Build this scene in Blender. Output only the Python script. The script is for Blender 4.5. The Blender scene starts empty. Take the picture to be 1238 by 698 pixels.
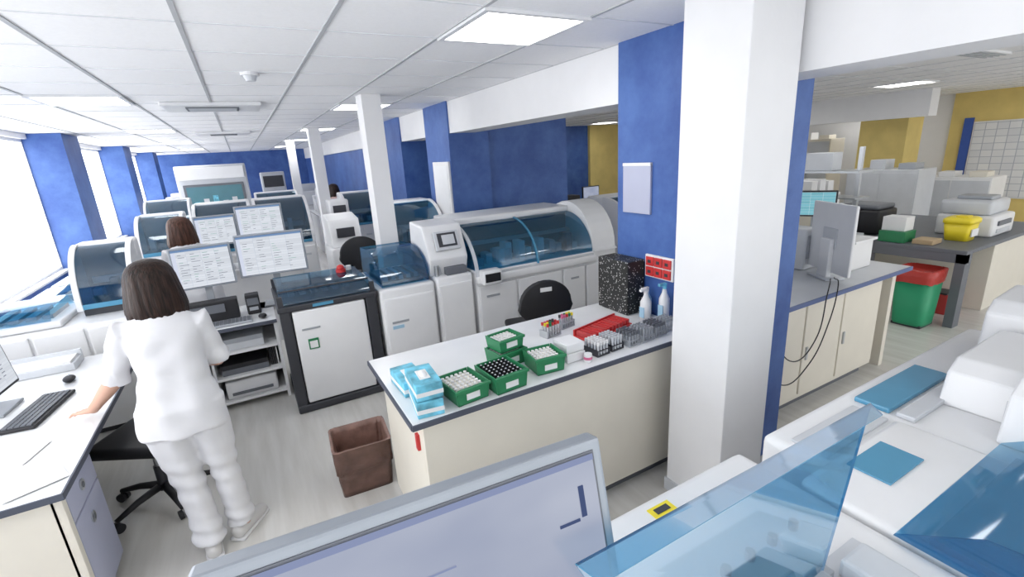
import bpy, bmesh, math, random
from mathutils import Vector, Matrix
random.seed(4)
S=bpy.context.scene
# ------------------------------------------------------------ materials
MATS={}
def mat(name,col,rough=0.5,metal=0.0,var=0.04,scale=6.0,bump=0.0,emit=0.0,spec=0.5,bscale=40.0):
    if name in MATS: return MATS[name]
    m=bpy.data.materials.new(name); m.use_nodes=True
    nt=m.node_tree; b=nt.nodes["Principled BSDF"]
    tc=nt.nodes.new("ShaderNodeTexCoord"); n=nt.nodes.new("ShaderNodeTexNoise")
    n.inputs["Scale"].default_value=scale; n.inputs["Detail"].default_value=4
    nt.links.new(tc.outputs["Object"],n.inputs["Vector"])
    r=nt.nodes.new("ShaderNodeValToRGB")
    r.color_ramp.elements[0].position=0.3; r.color_ramp.elements[1].position=0.7
    r.color_ramp.elements[0].color=(*[c*(1-var) for c in col],1)
    r.color_ramp.elements[1].color=(*[min(1,c*(1+var)) for c in col],1)
    nt.links.new(n.outputs["Fac"],r.inputs["Fac"]); nt.links.new(r.outputs["Color"],b.inputs["Base Color"])
    b.inputs["Roughness"].default_value=rough; b.inputs["Metallic"].default_value=metal
    b.inputs["Specular IOR Level"].default_value=spec
    if bump:
        n2=nt.nodes.new("ShaderNodeTexNoise"); n2.inputs["Scale"].default_value=bscale
        nt.links.new(tc.outputs["Object"],n2.inputs["Vector"])
        bp=nt.nodes.new("ShaderNodeBump"); bp.inputs["Strength"].default_value=bump; bp.inputs["Distance"].default_value=0.01
        nt.links.new(n2.outputs["Fac"],bp.inputs["Height"]); nt.links.new(bp.outputs["Normal"],b.inputs["Normal"])
    MATS[name]=m; return m
def emis(name,col,s):
    if name in MATS: return MATS[name]
    m=bpy.data.materials.new(name); m.use_nodes=True; nt=m.node_tree
    nt.nodes.remove(nt.nodes["Principled BSDF"])
    e=nt.nodes.new("ShaderNodeEmission"); e.inputs[0].default_value=(*col,1); e.inputs[1].default_value=s
    nt.links.new(e.outputs[0],nt.nodes["Material Output"].inputs[0]); MATS[name]=m; return m
def tint(name,col,gl=0.12,dif=(0.1,0.35,0.55),dfac=0.15):
    m=bpy.data.materials.new(name); m.use_nodes=True; nt=m.node_tree
    nt.nodes.remove(nt.nodes["Principled BSDF"])
    t=nt.nodes.new("ShaderNodeBsdfTransparent"); t.inputs[0].default_value=(*col,1)
    d=nt.nodes.new("ShaderNodeBsdfDiffuse"); d.inputs[0].default_value=(*dif,1)
    g=nt.nodes.new("ShaderNodeBsdfGlossy"); g.inputs[0].default_value=(0.9,0.95,1,1); g.inputs[1].default_value=0.06
    m1=nt.nodes.new("ShaderNodeMixShader"); m1.inputs[0].default_value=dfac
    m2=nt.nodes.new("ShaderNodeMixShader")
    lw=nt.nodes.new("ShaderNodeLayerWeight"); lw.inputs[0].default_value=0.35
    mm=nt.nodes.new("ShaderNodeMath"); mm.operation='MULTIPLY_ADD'; mm.inputs[1].default_value=0.45; mm.inputs[2].default_value=gl*0.5
    nt.links.new(lw.outputs["Fresnel"],mm.inputs[0]); nt.links.new(mm.outputs[0],m2.inputs[0])
    nt.links.new(t.outputs[0],m1.inputs[1]); nt.links.new(d.outputs[0],m1.inputs[2])
    nt.links.new(m1.outputs[0],m2.inputs[1]); nt.links.new(g.outputs[0],m2.inputs[2])
    nt.links.new(m2.outputs[0],nt.nodes["Material Output"].inputs[0]); return m

WHITE=mat("white_plastic",(0.76,0.765,0.775),0.35,var=0.02)
WALLW=mat("white_paint",(0.77,0.77,0.78),0.7,var=0.015,bump=0.05)
CEIL=mat("ceiling_tile",(0.90,0.90,0.91),0.85,var=0.02,scale=60,bump=0.05)
GRID=mat("ceiling_bar",(0.46,0.47,0.49),0.6)
GRID2=mat("ceiling_bar_thin",(0.68,0.69,0.71),0.6)
LAM=mat("laminate_top",(0.75,0.76,0.77),0.22,var=0.02)
CREAM=mat("cream_panel",(0.73,0.69,0.60),0.45,var=0.02)
EDGE=mat("dark_edge",(0.07,0.08,0.11),0.5)
GREY=mat("grey_plastic",(0.34,0.36,0.39),0.4)
LGREY=mat("light_grey",(0.56,0.58,0.61),0.35)
SILV=mat("silver_bezel",(0.30,0.33,0.37),0.3,metal=0.2)
DARK=mat("dark_frame",(0.035,0.037,0.045),0.4)
BLACK=mat("black_plastic",(0.012,0.012,0.015),0.5)
DGREY=mat("desk_frame_grey",(0.13,0.14,0.16),0.5)
LILAC=mat("lilac_drawer",(0.42,0.44,0.56),0.45,var=0.02)
YEL=mat("yellow_wall",(0.70,0.55,0.20),0.7,var=0.08,scale=3)
GREEN=mat("green_tray",(0.02,0.20,0.08),0.4)
GBIN=mat("green_bin",(0.02,0.30,0.14),0.45)
RED=mat("red_plastic",(0.55,0.03,0.03),0.4)
REDBAG=mat("red_bag",(0.45,0.04,0.03),0.35,bump=0.6,bscale=25)
YBIN=mat("yellow_bin",(0.85,0.68,0.03),0.4)
BROWN=mat("brown_bag",(0.12,0.065,0.05),0.33,var=0.3,scale=14,bump=1.0,bscale=16)
BROWNI=mat("brown_bag_inside",(0.26,0.15,0.12),0.35,var=0.3,scale=12,bump=1.0,bscale=16)
PAPER=mat("paper",(0.76,0.76,0.76),0.8,var=0.02)
TEAL=mat("teal_print",(0.14,0.46,0.60),0.5,var=0.5,scale=14)
PINK=mat("pink_label",(0.6,0.12,0.25),0.5)
METAL=mat("steel",(0.5,0.52,0.54),0.3,metal=0.8)
CLOTH=mat("white_uniform",(0.66,0.66,0.68),0.9,var=0.02,bump=0.3,bscale=8)
CLOTH2=mat("pink_uniform",(0.55,0.40,0.36),0.9)
SKIN=mat("skin",(0.56,0.33,0.24),0.5,var=0.05)
SHOE=mat("white_shoe",(0.60,0.59,0.58),0.6)
LIP=mat("lips",(0.5,0.16,0.14),0.5)
INTER=mat("analyzer_interior",(0.05,0.09,0.13),0.4,var=0.5,scale=25)
BRED=mat("bench_red",(0.5,0.05,0.05),0.5)
LTBLUE=mat("pale_blue_label",(0.35,0.55,0.70),0.5)
BLUEC=tint("blue_cover",(0.20,0.48,0.66),0.15,(0.05,0.28,0.48),0.09)
BLUEC2=tint("blue_lid_clear",(0.29,0.56,0.75),0.08,(0.08,0.33,0.56),0.10)
BLUED=tint("blue_cover_deep",(0.10,0.28,0.42),0.15,(0.02,0.14,0.28),0.15)
BLUEE=mat("blue_cover_edge",(0.08,0.28,0.44),0.25)
LAMP=emis("lamp_panel",(1,0.99,0.97),9.0)
WINGL=emis("window_daylight",(0.97,0.98,1.0),4.6)

def blue_wall():
    m=bpy.data.materials.new("blue_sponged_paint"); m.use_nodes=True; nt=m.node_tree; b=nt.nodes["Principled BSDF"]
    g=nt.nodes.new("ShaderNodeNewGeometry")
    n=nt.nodes.new("ShaderNodeTexNoise"); n.inputs["Scale"].default_value=1.8; n.inputs["Detail"].default_value=8; n.inputs["Roughness"].default_value=0.7
    nt.links.new(g.outputs["Position"],n.inputs["Vector"])
    r=nt.nodes.new("ShaderNodeValToRGB"); r.color_ramp.elements[0].position=0.33; r.color_ramp.elements[1].position=0.68
    r.color_ramp.elements[0].color=(0.022,0.070,0.27,1); r.color_ramp.elements[1].color=(0.07,0.155,0.42,1)
    nt.links.new(n.outputs["Fac"],r.inputs["Fac"]); nt.links.new(r.outputs["Color"],b.inputs["Base Color"])
    b.inputs["Roughness"].default_value=0.5; return m
BLUE=blue_wall()
def floor_mat():
    m=bpy.data.materials.new("vinyl_floor"); m.use_nodes=True; nt=m.node_tree; b=nt.nodes["Principled BSDF"]
    g=nt.nodes.new("ShaderNodeNewGeometry"); mp=nt.nodes.new("ShaderNodeMapping"); mp.inputs["Scale"].default_value=(9,1.0,1)
    mp.inputs["Rotation"].default_value=(0,0,0.9)
    n=nt.nodes.new("ShaderNodeTexNoise"); n.inputs["Scale"].default_value=1.4; n.inputs["Detail"].default_value=6
    nt.links.new(g.outputs["Position"],mp.inputs["Vector"]); nt.links.new(mp.outputs["Vector"],n.inputs["Vector"])
    r=nt.nodes.new("ShaderNodeValToRGB"); r.color_ramp.elements[0].position=0.3; r.color_ramp.elements[1].position=0.7
    r.color_ramp.elements[0].color=(0.54,0.525,0.49,1); r.color_ramp.elements[1].color=(0.66,0.65,0.62,1)
    nt.links.new(n.outputs["Fac"],r.inputs["Fac"]); nt.links.new(r.outputs["Color"],b.inputs["Base Color"])
    b.inputs["Roughness"].default_value=0.20; return m
FLOOR=floor_mat()
def speckle():
    m=bpy.data.materials.new("speckled_black"); m.use_nodes=True; nt=m.node_tree; b=nt.nodes["Principled BSDF"]
    g=nt.nodes.new("ShaderNodeNewGeometry"); n=nt.nodes.new("ShaderNodeTexVoronoi"); n.inputs["Scale"].default_value=60
    nt.links.new(g.outputs["Position"],n.inputs["Vector"])
    r=nt.nodes.new("ShaderNodeValToRGB"); r.color_ramp.interpolation='CONSTANT'
    r.color_ramp.elements[0].color=(0.5,0.5,0.48,1); r.color_ramp.elements[1].position=0.25; r.color_ramp.elements[1].color=(0.012,0.012,0.012,1)
    nt.links.new(n.outputs["Distance"],r.inputs["Fac"]); nt.links.new(r.outputs["Color"],b.inputs["Base Color"]); return m
SPECK=speckle()
def hair_mat(name,c0,c1):
    m=bpy.data.materials.new(name); m.use_nodes=True; nt=m.node_tree; b=nt.nodes["Principled BSDF"]
    tc=nt.nodes.new("ShaderNodeTexCoord"); mp=nt.nodes.new("ShaderNodeMapping"); mp.inputs["Scale"].default_value=(90,90,5)
    n=nt.nodes.new("ShaderNodeTexNoise"); n.inputs["Scale"].default_value=1.0; n.inputs["Detail"].default_value=4
    nt.links.new(tc.outputs["Object"],mp.inputs["Vector"]); nt.links.new(mp.outputs["Vector"],n.inputs["Vector"])
    r=nt.nodes.new("ShaderNodeValToRGB"); r.color_ramp.elements[0].position=0.35; r.color_ramp.elements[1].position=0.75
    r.color_ramp.elements[0].color=(*c0,1); r.color_ramp.elements[1].color=(*c1,1)
    nt.links.new(n.outputs["Fac"],r.inputs["Fac"]); nt.links.new(r.outputs["Color"],b.inputs["Base Color"])
    bp=nt.nodes.new("ShaderNodeBump"); bp.inputs["Strength"].default_value=0.8; bp.inputs["Distance"].default_value=0.006
    nt.links.new(n.outputs["Fac"],bp.inputs["Height"]); nt.links.new(bp.outputs["Normal"],b.inputs["Normal"])
    b.inputs["Roughness"].default_value=0.5; b.inputs["Specular IOR Level"].default_value=0.25; return m
HAIR=hair_mat("dark_brown_hair",(0.007,0.004,0.003),(0.04,0.019,0.013))
HAIR2=hair_mat("chestnut_hair",(0.03,0.012,0.007),(0.10,0.04,0.025))
def screen_mat(name,bg,line,rows,cols,s):
    m=bpy.data.materials.new(name); m.use_nodes=True; nt=m.node_tree
    nt.nodes.remove(nt.nodes["Principled BSDF"])
    tc=nt.nodes.new("ShaderNodeTexCoord"); br=nt.nodes.new("ShaderNodeTexBrick"); br.offset=0
    br.inputs["Color1"].default_value=(*bg,1); br.inputs["Color2"].default_value=(*[c*0.85 for c in bg],1); br.inputs["Mortar"].default_value=(*line,1)
    br.inputs["Scale"].default_value=1; br.inputs["Mortar Size"].default_value=0.003
    br.inputs["Brick Width"].default_value=1.0/cols; br.inputs["Row Height"].default_value=1.0/rows
    nt.links.new(tc.outputs["UV"],br.inputs["Vector"])
    e=nt.nodes.new("ShaderNodeEmission"); e.inputs[1].default_value=s
    nt.links.new(br.outputs["Color"],e.inputs[0]); nt.links.new(e.outputs[0],nt.nodes["Material Output"].inputs[0]); return m
SCR=screen_mat("screen_table",(0.80,0.84,0.91),(0.6,0.66,0.76),16,4,0.85)
SCR2=screen_mat("screen_blueish",(0.25,0.6,0.7),(0.8,0.9,0.95),8,3,0.75)
def planner():
    m=bpy.data.materials.new("planner_print"); m.use_nodes=True; nt=m.node_tree; b=nt.nodes["Principled BSDF"]
    tc=nt.nodes.new("ShaderNodeTexCoord"); br=nt.nodes.new("ShaderNodeTexBrick"); br.offset=0
    br.inputs["Color1"].default_value=(.78,.79,.81,1); br.inputs["Color2"].default_value=(.66,.68,.72,1); br.inputs["Mortar"].default_value=(.42,.45,.52,1)
    br.inputs["Scale"].default_value=1; br.inputs["Mortar Size"].default_value=0.004; br.inputs["Brick Width"].default_value=.1; br.inputs["Row Height"].default_value=.09
    nt.links.new(tc.outputs["UV"],br.inputs["Vector"]); nt.links.new(br.outputs["Color"],b.inputs["Base Color"]); return m
PLAN=planner()
def lav_screen():
    m=bpy.data.materials.new("screen_lavender"); m.use_nodes=True; nt=m.node_tree
    nt.nodes.remove(nt.nodes["Principled BSDF"])
    tc=nt.nodes.new("ShaderNodeTexCoord"); n=nt.nodes.new("ShaderNodeTexNoise"); n.inputs["Scale"].default_value=2.0; n.inputs["Detail"].default_value=2
    nt.links.new(tc.outputs["UV"],n.inputs["Vector"])
    r=nt.nodes.new("ShaderNodeValToRGB"); r.color_ramp.elements[0].position=0.25; r.color_ramp.elements[1].position=0.75
    r.color_ramp.elements[0].color=(0.40,0.46,0.66,1); r.color_ramp.elements[1].color=(0.66,0.71,0.87,1)
    nt.links.new(n.outputs["Fac"],r.inputs["Fac"])
    e=nt.nodes.new("ShaderNodeEmission"); e.inputs[1].default_value=0.62
    gl=nt.nodes.new("ShaderNodeBsdfGlossy"); gl.inputs[1].default_value=0.3; gl.inputs[0].default_value=(.6,.6,.6,1)
    mx=nt.nodes.new("ShaderNodeMixShader"); mx.inputs[0].default_value=0.10
    nt.links.new(r.outputs["Color"],e.inputs[0]); nt.links.new(e.outputs[0],mx.inputs[1]); nt.links.new(gl.outputs[0],mx.inputs[2])
    nt.links.new(mx.outputs[0],nt.nodes["Material Output"].inputs[0]); return m
SCRL=lav_screen()

# ------------------------------------------------------------ builder
class B:
    def __init__(s,name): s.name=name; s.bm=bmesh.new(); s.bm.loops.layers.uv.new("UVMap"); s.mats=[]; s.M=Matrix.Identity(4)
    def mi(s,m):
        if m not in s.mats: s.mats.append(m)
        return s.mats.index(m)
    def add(s,t,m,smooth=False,M=None):
        i=s.mi(m)
        bmesh.ops.recalc_face_normals(t,faces=t.faces[:])
        for f in t.faces: f.material_index=i; f.smooth=smooth
        X=s.M@(M if M else Matrix.Identity(4))
        t.transform(X)
        me=bpy.data.meshes.new("t"); t.to_mesh(me); t.free(); s.bm.from_mesh(me); bpy.data.meshes.remove(me)
    def box(s,x0,x1,y0,y1,z0,z1,m,bev=0.0,seg=2,M=None):
        t=bmesh.new(); bmesh.ops.create_cube(t,size=1)
        for v in t.verts: v.co=Vector(((x0+x1)/2+v.co.x*(x1-x0),(y0+y1)/2+v.co.y*(y1-y0),(z0+z1)/2+v.co.z*(z1-z0)))
        if bev>0: bmesh.ops.bevel(t,geom=t.edges[:],offset=min(bev,abs(x1-x0)*.49,abs(y1-y0)*.49,abs(z1-z0)*.49),segments=seg,profile=0.6,affect='EDGES')
        s.add(t,m,bev>0.012,M); return s
    def cyl(s,x,y,z0,z1,r,m,r2=None,seg=20,M=None):
        t=bmesh.new(); bmesh.ops.create_cone(t,cap_ends=True,segments=seg,radius1=r,radius2=r if r2 is None else r2,depth=z1-z0)
        t.transform(Matrix.Translation((x,y,(z0+z1)/2)))
        s.add(t,m,False,M)
        return s
    def prism(s,prof,x0,x1,m,axis='X',bev=0.0,smooth=False,M=None,seg=2):
        t=bmesh.new()
        def P(a,b,c): return (c,a,b) if axis=='X' else ((a,c,b) if axis=='Y' else (a,b,c))
        v0=[t.verts.new(P(a,b,x0)) for a,b in prof]; v1=[t.verts.new(P(a,b,x1)) for a,b in prof]
        n=len(prof); t.faces.new(v0); t.faces.new(v1[::-1])
        for i in range(n): t.faces.new((v0[i],v0[(i+1)%n],v1[(i+1)%n],v1[i]))
        if bev: 
            bmesh.ops.recalc_face_normals(t,faces=t.faces[:]); bmesh.ops.bevel(t,geom=t.edges[:],offset=bev,segments=seg,profile=.6,affect='EDGES')
        s.add(t,m,smooth,M); return s
    def sheet(s,prof,x0,x1,m,axis='X',M=None):
        t=bmesh.new()
        def P(a,b,c): return (c,a,b) if axis=='X' else ((a,c,b) if axis=='Y' else (a,b,c))
        v0=[t.verts.new(P(a,b,x0)) for a,b in prof]; v1=[t.verts.new(P(a,b,x1)) for a,b in prof]
        for i in range(len(prof)-1): t.faces.new((v0[i],v0[i+1],v1[i+1],v1[i]))
        s.add(t,m,True,M); return s
    def quad(s,pts,m):
        t=bmesh.new(); uv=t.loops.layers.uv.new("UVMap"); f=t.faces.new([t.verts.new(p) for p in pts])
        for l,c in zip(f.loops,[(0,0),(1,0),(1,1),(0,1)]): l[uv].uv=c
        i=s.mi(m); f.material_index=i; t.transform(s.M)
        me=bpy.data.meshes.new("t"); t.to_mesh(me); t.free(); s.bm.from_mesh(me); bpy.data.meshes.remove(me); return s
    def tube(s,path,rad,m,side=(1,0,0),seg=16,M=None,smooth=True):
        s.add(tubebm(path,rad,side,seg),m,smooth,M); return s
    def sphere(s,c,r,m,M=None,seg=20):
        t=bmesh.new(); bmesh.ops.create_uvsphere(t,u_segments=seg,v_segments=seg//2+2,radius=1)
        for v in t.verts: v.co=Vector((c[0]+v.co.x*r[0],c[1]+v.co.y*r[1],c[2]+v.co.z*r[2]))
        s.add(t,m,True,M); return s
    def done(s,parent=None):
        me=bpy.data.meshes.new(s.name); s.bm.to_mesh(me); s.bm.free()
        for m in s.mats: me.materials.append(m)
        o=bpy.data.objects.new(s.name,me); S.collection.objects.link(o)
        if parent: o.parent=parent
        return o
def tubebm(path,rad,side=(1,0,0),seg=16):
    t=bmesh.new(); P=[Vector(p) for p in path]; side=Vector(side); rings=[]
    for i,p in enumerate(P):
        if i==0: tg=P[1]-P[0]
        elif i==len(P)-1: tg=P[-1]-P[-2]
        else: tg=(P[i+1]-P[i]).normalized()+(P[i]-P[i-1]).normalized()
        tg.normalize(); a=side-tg*side.dot(tg)
        if a.length<1e-3: a=Vector((0,1,0))-tg*tg.y
        a.normalize(); b=tg.cross(a); r=rad[i]; rx,ry=(r,r) if not isinstance(r,tuple) else r
        rings.append([t.verts.new(p+a*rx*math.cos(k*2*math.pi/seg)+b*ry*math.sin(k*2*math.pi/seg)) for k in range(seg)])
    for i in range(len(rings)-1):
        for k in range(seg): t.faces.new((rings[i][k],rings[i][(k+1)%seg],rings[i+1][(k+1)%seg],rings[i+1][k]))
    t.faces.new(rings[0][::-1]); t.faces.new(rings[-1]); return t
def T(x,y,z=0,rz=0): return Matrix.Translation((x,y,z))@Matrix.Rotation(math.radians(rz),4,'Z')

H=2.64; XW=-2.4; YB=20.0; XE=13.0; YF=-2.5
# ------------------------------------------------------------ room shell
B("floor").box(XW-.3,XE+.3,YF,YB+.3,-.1,0,FLOOR).done()
B("ceiling").box(XW-.3,XE+.3,YF,YB+.3,H,H+.1,CEIL).done()
g=B("ceiling_grid_trim")
x=-.11-.6*3
while x<XE:
    g.box(x-.010,x+.010,YF,YB,H-.006,H+.002,GRID if x<2.3 else GRID2); x+=.6
y=2.1-.6*7
while y<YB:
    g.box(XW,XE,y-.004,y+.004,H-.004,H+.002,GRID2); y+=.6
g.done()
WB,WT=.78,2.57
w=B("wall_left")
w.box(XW-.25,XW,YF,YB,0,WB,BLUE); w.box(XW-.25,XW,YF,YB,WT,H,WALLW)
pil=[(0.1,0.9),(4.4,5.2),(9.0,9.8),(13.1,13.9),(17.2,18.0)]
for a,b in pil:
    w.box(XW-.25,XW+.36,a,b,0,H-.004,BLUE)
w.done()
edges=[YF]+[v for p in pil for v in p]+[YB]
k=1
for i in range(0,len(edges),2):
    a,b=edges[i],edges[i+1]
    wo=B("window_%d"%k); k+=1
    wo.box(XW-.12,XW-.11,a,b,WB,WT,WINGL)
    wo.box(XW-.11,XW-.06,a,b,WB,WB+.04,WHITE); wo.box(XW-.11,XW-.06,a,b,WT-.04,WT,WHITE)
    n=max(1,int((b-a)/2.0))
    for j in range(n+1):
        yy=a+(b-a)*j/n; wo.box(XW-.11,XW-.06,max(a,yy-.025),min(b,yy+.025),WB+.04,WT-.04,WHITE)
    wo.box(XW-.06,XW+.04,a,b,WB-.02,WB+.005,LAM)
    wo.done()
B("wall_back").box(XW-.25,XE+.25,YB,YB+.2,0,H,BLUE).done()
r=B("wall_right"); r.box(XE,XE+.2,YF,YB,0,H,WALLW); r.box(XE-.06,XE,1.0,4.5,0,H,YEL); r.done()
B("beam_main_trim").box(2.285,2.62,YF,YB,2.277,H,WALLW).done()
B("beam_side_trim").box(10.3,10.6,3.9,YB,2.2,H,WALLW).done()
B("wall_partition").box(2.36,4.05,5.62,5.78,0,H,BLUE).done()
B("wall_side_partition").box(7.2,8.9,11.3,11.5,0,H,BLUE).done()
B("blue_column").box(2.265,2.78,1.58,2.55,0,H,BLUE).done()
B("blue_column").box(2.265,2.8,5.54,6.35,0,H,BLUE).done()
B("blue_column").box(2.265,2.8,7.5,8.4,0,H,BLUE).done()
B("wall_inner").box(2.3,2.6,9.6,YB,0,2.27,BLUE).done()
B("yellow_column").box(11.0,11.6,4.45,5.25,0,H,YEL).done()
B("yellow_column").box(8.9,10.2,11.2,12.0,0,H,YEL).done()
c=B("white_pillar"); c.box(1.9,2.25,1.35,1.70,0,H,WALLW,.006); c.box(1.89,2.255,1.34,1.71,0,.08,LGREY); c.done()
for (cx,cy) in [(1.16,4.96),(1.18,9.25),(1.16,13.5)]:
    B("white_column").box(cx,cx+.19,cy,cy+.24,0,H,WALLW,.004).done()
def panel(x,y):
    p=B("ceiling_light_panel"); p.box(x+.03,x+.57,y+.03,y+.57,H-.012,H-.004,LAMP)
    for a in ((x,x+.6,y,y+.03),(x,x+.6,y+.57,y+.6),(x,x+.03,y+.03,y+.57),(x+.57,x+.6,y+.03,y+.57)): p.box(*a,H-.018,H+.001,WHITE)
    p.done()
for yy in (-1.5,2.1,5.7,9.3,12.9,16.5): panel(1.09,yy)
for yy in (1.5,5.1,8.7,12.3,15.9): panel(-1.31,yy)
for px,py in [(8.29,3.3),(5.29,2.7),(4.69,-.3),(8.29,-.3),(11.29,2.1),(11.29,-.9),(6.49,4.5),(8.89,6.3),(10.69,7.5),(4.69,6.9),(5.29,10.5),(8.29,9.9),(4.69,14.1),(11.29,12.3),(11.89,5.7)]: panel(px,py)  # right-room panels; some are extras added to brighten its ceiling and back wall
a=B("ceiling_air_cassette")
a.box(-.52,.32,5.55,6.15,H-.035,H,WHITE,.01); a.box(-.33,.12,5.68,6.0,H-.043,H-.034,DGREY)
for i in range(4): a.box(-.31,.10,5.72+i*.07,5.735+i*.07,H-.05,H-.04,LGREY)
a.done()
a=B("ceiling_air_cassette"); a.box(-.5,.3,9.6,10.2,H-.035,H,WHITE,.01); a.box(-.3,.1,9.75,10.05,H-.043,H-.034,DGREY); a.done()
a=B("ceiling_air_vent"); a.box(5.2,6.5,1.9,2.1,H-.02,H,WHITE)
for i in range(4): a.box(5.25,6.45,1.925+i*.045,1.940+i*.045,H-.026,H-.018,GREY)
a.done()
a=B("smoke_detector"); a.cyl(.19,3.94,H-.02,H,.06,WHITE); a.cyl(.19,3.94,H-.055,H-.02,.03,LGREY,r2=.045); a.done()

# ------------------------------------------------------------ generic pieces
UI1=emis("ui_dark",(.10,.14,.30),.6); UI2=emis("ui_light",(.75,.80,.95),.8); UI3=emis("ui_mid",(.36,.42,.66),.65)
UIH=emis("ui_header",(.22,.36,.62),.7); UIT=emis("ui_text",(.30,.33,.42),.6); UIG=emis("ui_green",(.35,.6,.55),.7)
def monitor(name,x,y,zc,w,h,rz=0,tilt=0,scr=SCR,bez=SILV,zbase=None,th=.035,bw=.018,ui=False):
    b=B(name); R=T(x,y,zc,rz)@Matrix.Rotation(math.radians(-tilt),4,'X'); b.M=R
    b.box(-w/2,w/2,0,th,-h/2,h/2,bez,.006)
    b.box(-w*.3,w*.3,th,th+.03,-h*.3,h*.3,GREY,.01)
    b.box(-w/2+bw*.8,w/2-bw*.8,-.002,.0,-h/2+bw*.8,h/2-bw*.8,DGREY)
    q=[(-w/2+bw,-.004,-h/2+bw),(w/2-bw,-.004,-h/2+bw),(w/2-bw,-.004,h/2-bw),(-w/2+bw,-.004,h/2-bw)]
    b.quad(q,scr)
    if ui:
        b.box(w/2-.060,w/2-.050,-.006,-.0045,h/2-.125,h/2-.07,UI1)
        b.box(w/2-.105,w/2-.065,-.006,-.0045,h/2-.13,h/2-.125,UI1)
        for i in range(3): b.box(-w/2+.06,-w/2+.34,-.006,-.0045,h/2-.12-i*.04,h/2-.118-i*.04,UI3)
        b.box(-w/2+bw,w/2-bw,-.006,-.0045,h/2-bw-.010,h/2-bw,UI3)
    elif scr is SCR:
        b.box(-w/2+bw,w/2-bw,-.006,-.0045,h/2-bw-.018,h/2-bw,UIH)
        b.box(-w/2+bw,-w/2+bw+.03,-.006,-.0045,-h/2+bw,h/2-bw-.018,UI2)
        rr=random.Random(int(w*1000+x*100))
        for j in range(int((h-.10)/.022)):
            for i in range(4):
                if rr.random()<.75:
                    xa=-w/2+bw+.045+i*(w-.1)/4; b.box(xa,xa+rr.uniform(.02,.07),-.006,-.0045,h/2-.065-j*.022,h/2-.061-j*.022,UIT if rr.random()<.8 else UIG)
    b.M=T(x,y,0,rz)
    if zbase is not None:
        b.box(-.03,.03,th+.02,th+.05,zbase+.01,zc,GREY,.005); b.box(-w*.25,w*.25,-.06,.16,zbase,zbase+.015,GREY,.005)
    return b.done()
def keyboard(x,y,z,rz=0,m=BLACK):
    b=B("computer_keyboard"); b.M=T(x,y,z,rz)
    b.box(-.23,.23,-.08,.08,0,.018,m,.005)
    for j in range(5):
        for i in range(15):
            b.box(-.215+i*.029,-.191+i*.029,-.062+j*.026,-.041+j*.026,.018,.025,DGREY)
    b.done()
def mouse(x,y,z,rz=0):
    b=B("computer_mouse"); b.M=T(x,y,z,rz); b.sphere((0,0,.018),(.033,.055,.018),BLACK); b.box(-.003,.003,.01,.045,.030,.036,GREY); b.done()

def cover_profile(y0,y1,z0,z1,n=12):
    return [(y1-(y1-y0)*math.cos(a),z0+(z1-z0)*math.sin(a)) for a in [i*math.pi/2/n for i in range(n+1)]]
def analyzer(name,x0,x1,y0,y1,zdeck,ztop,cov=BLUEC,doors=3,z0=0.0):
    b=B(name); ym=y0+(y1-y0)*.6
    b.box(x0,x1,y0+.02,y1,z0+.06,zdeck,WHITE,.02); b.box(x0+.03,x1-.03,y0+.05,y1-.03,z0,z0+.07,DARK)
    w=(x1-x0)/doors
    if zdeck-z0>.4:
        for i in range(doors):
            b.box(x0+i*w+.01,x0+(i+1)*w-.01,y0,y0+.03,z0+.1,zdeck-.06,WHITE,.012)
            b.box(x0+i*w+.05,x0+i*w+.15,y0-.003,y0+.01,zdeck-.2,zdeck-.17,LGREY)
    b.box(x0+.04,x1-.04,y0+.06,ym,zdeck-.01,zdeck+.02,INTER)
    b.box(x0,x1,ym,y1,zdeck-.02,ztop,WHITE,.03)
    pr=[(y0+.01,zdeck-.02)]+cover_profile(y0+.01,ym+.02,zdeck,ztop)+[(ym+.02,zdeck-.02)]
    b.prism(pr,x0,x0+.04,WHITE,bev=.004); b.prism(pr,x1-.04,x1,WHITE,bev=.004)
    b.sheet(cover_profile(y0+.03,ym,zdeck+.01,ztop-.02),x0+.04,x1-.04,cov)
    b.box(x0+.04,x1-.04,y0+.01,y0+.035,zdeck-.01,zdeck+.03,BLUEE,.004)
    b.box(x0+.04,x1-.04,ym-.012,ym-.002,zdeck,ztop-.03,DGREY)
    n=max(2,int((x1-x0-.1)/.11)); hh=(ztop-zdeck)
    for i in range(n):
        xx=x0+.08+i*(x1-x0-.16)/n; yy=y0+.3*(y1-y0)+random.uniform(-.03,.06)
        b.box(xx,xx+.06,yy,yy+.12,zdeck+.02,zdeck+.02+hh*random.uniform(.15,.5),random.choice([LGREY,DGREY,WHITE,GREY]),.006)
    b.box(x0+.08,x1-.08,ym-.06,ym-.03,zdeck+.3*hh,zdeck+.42*hh,METAL)
    return b.done()

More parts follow.
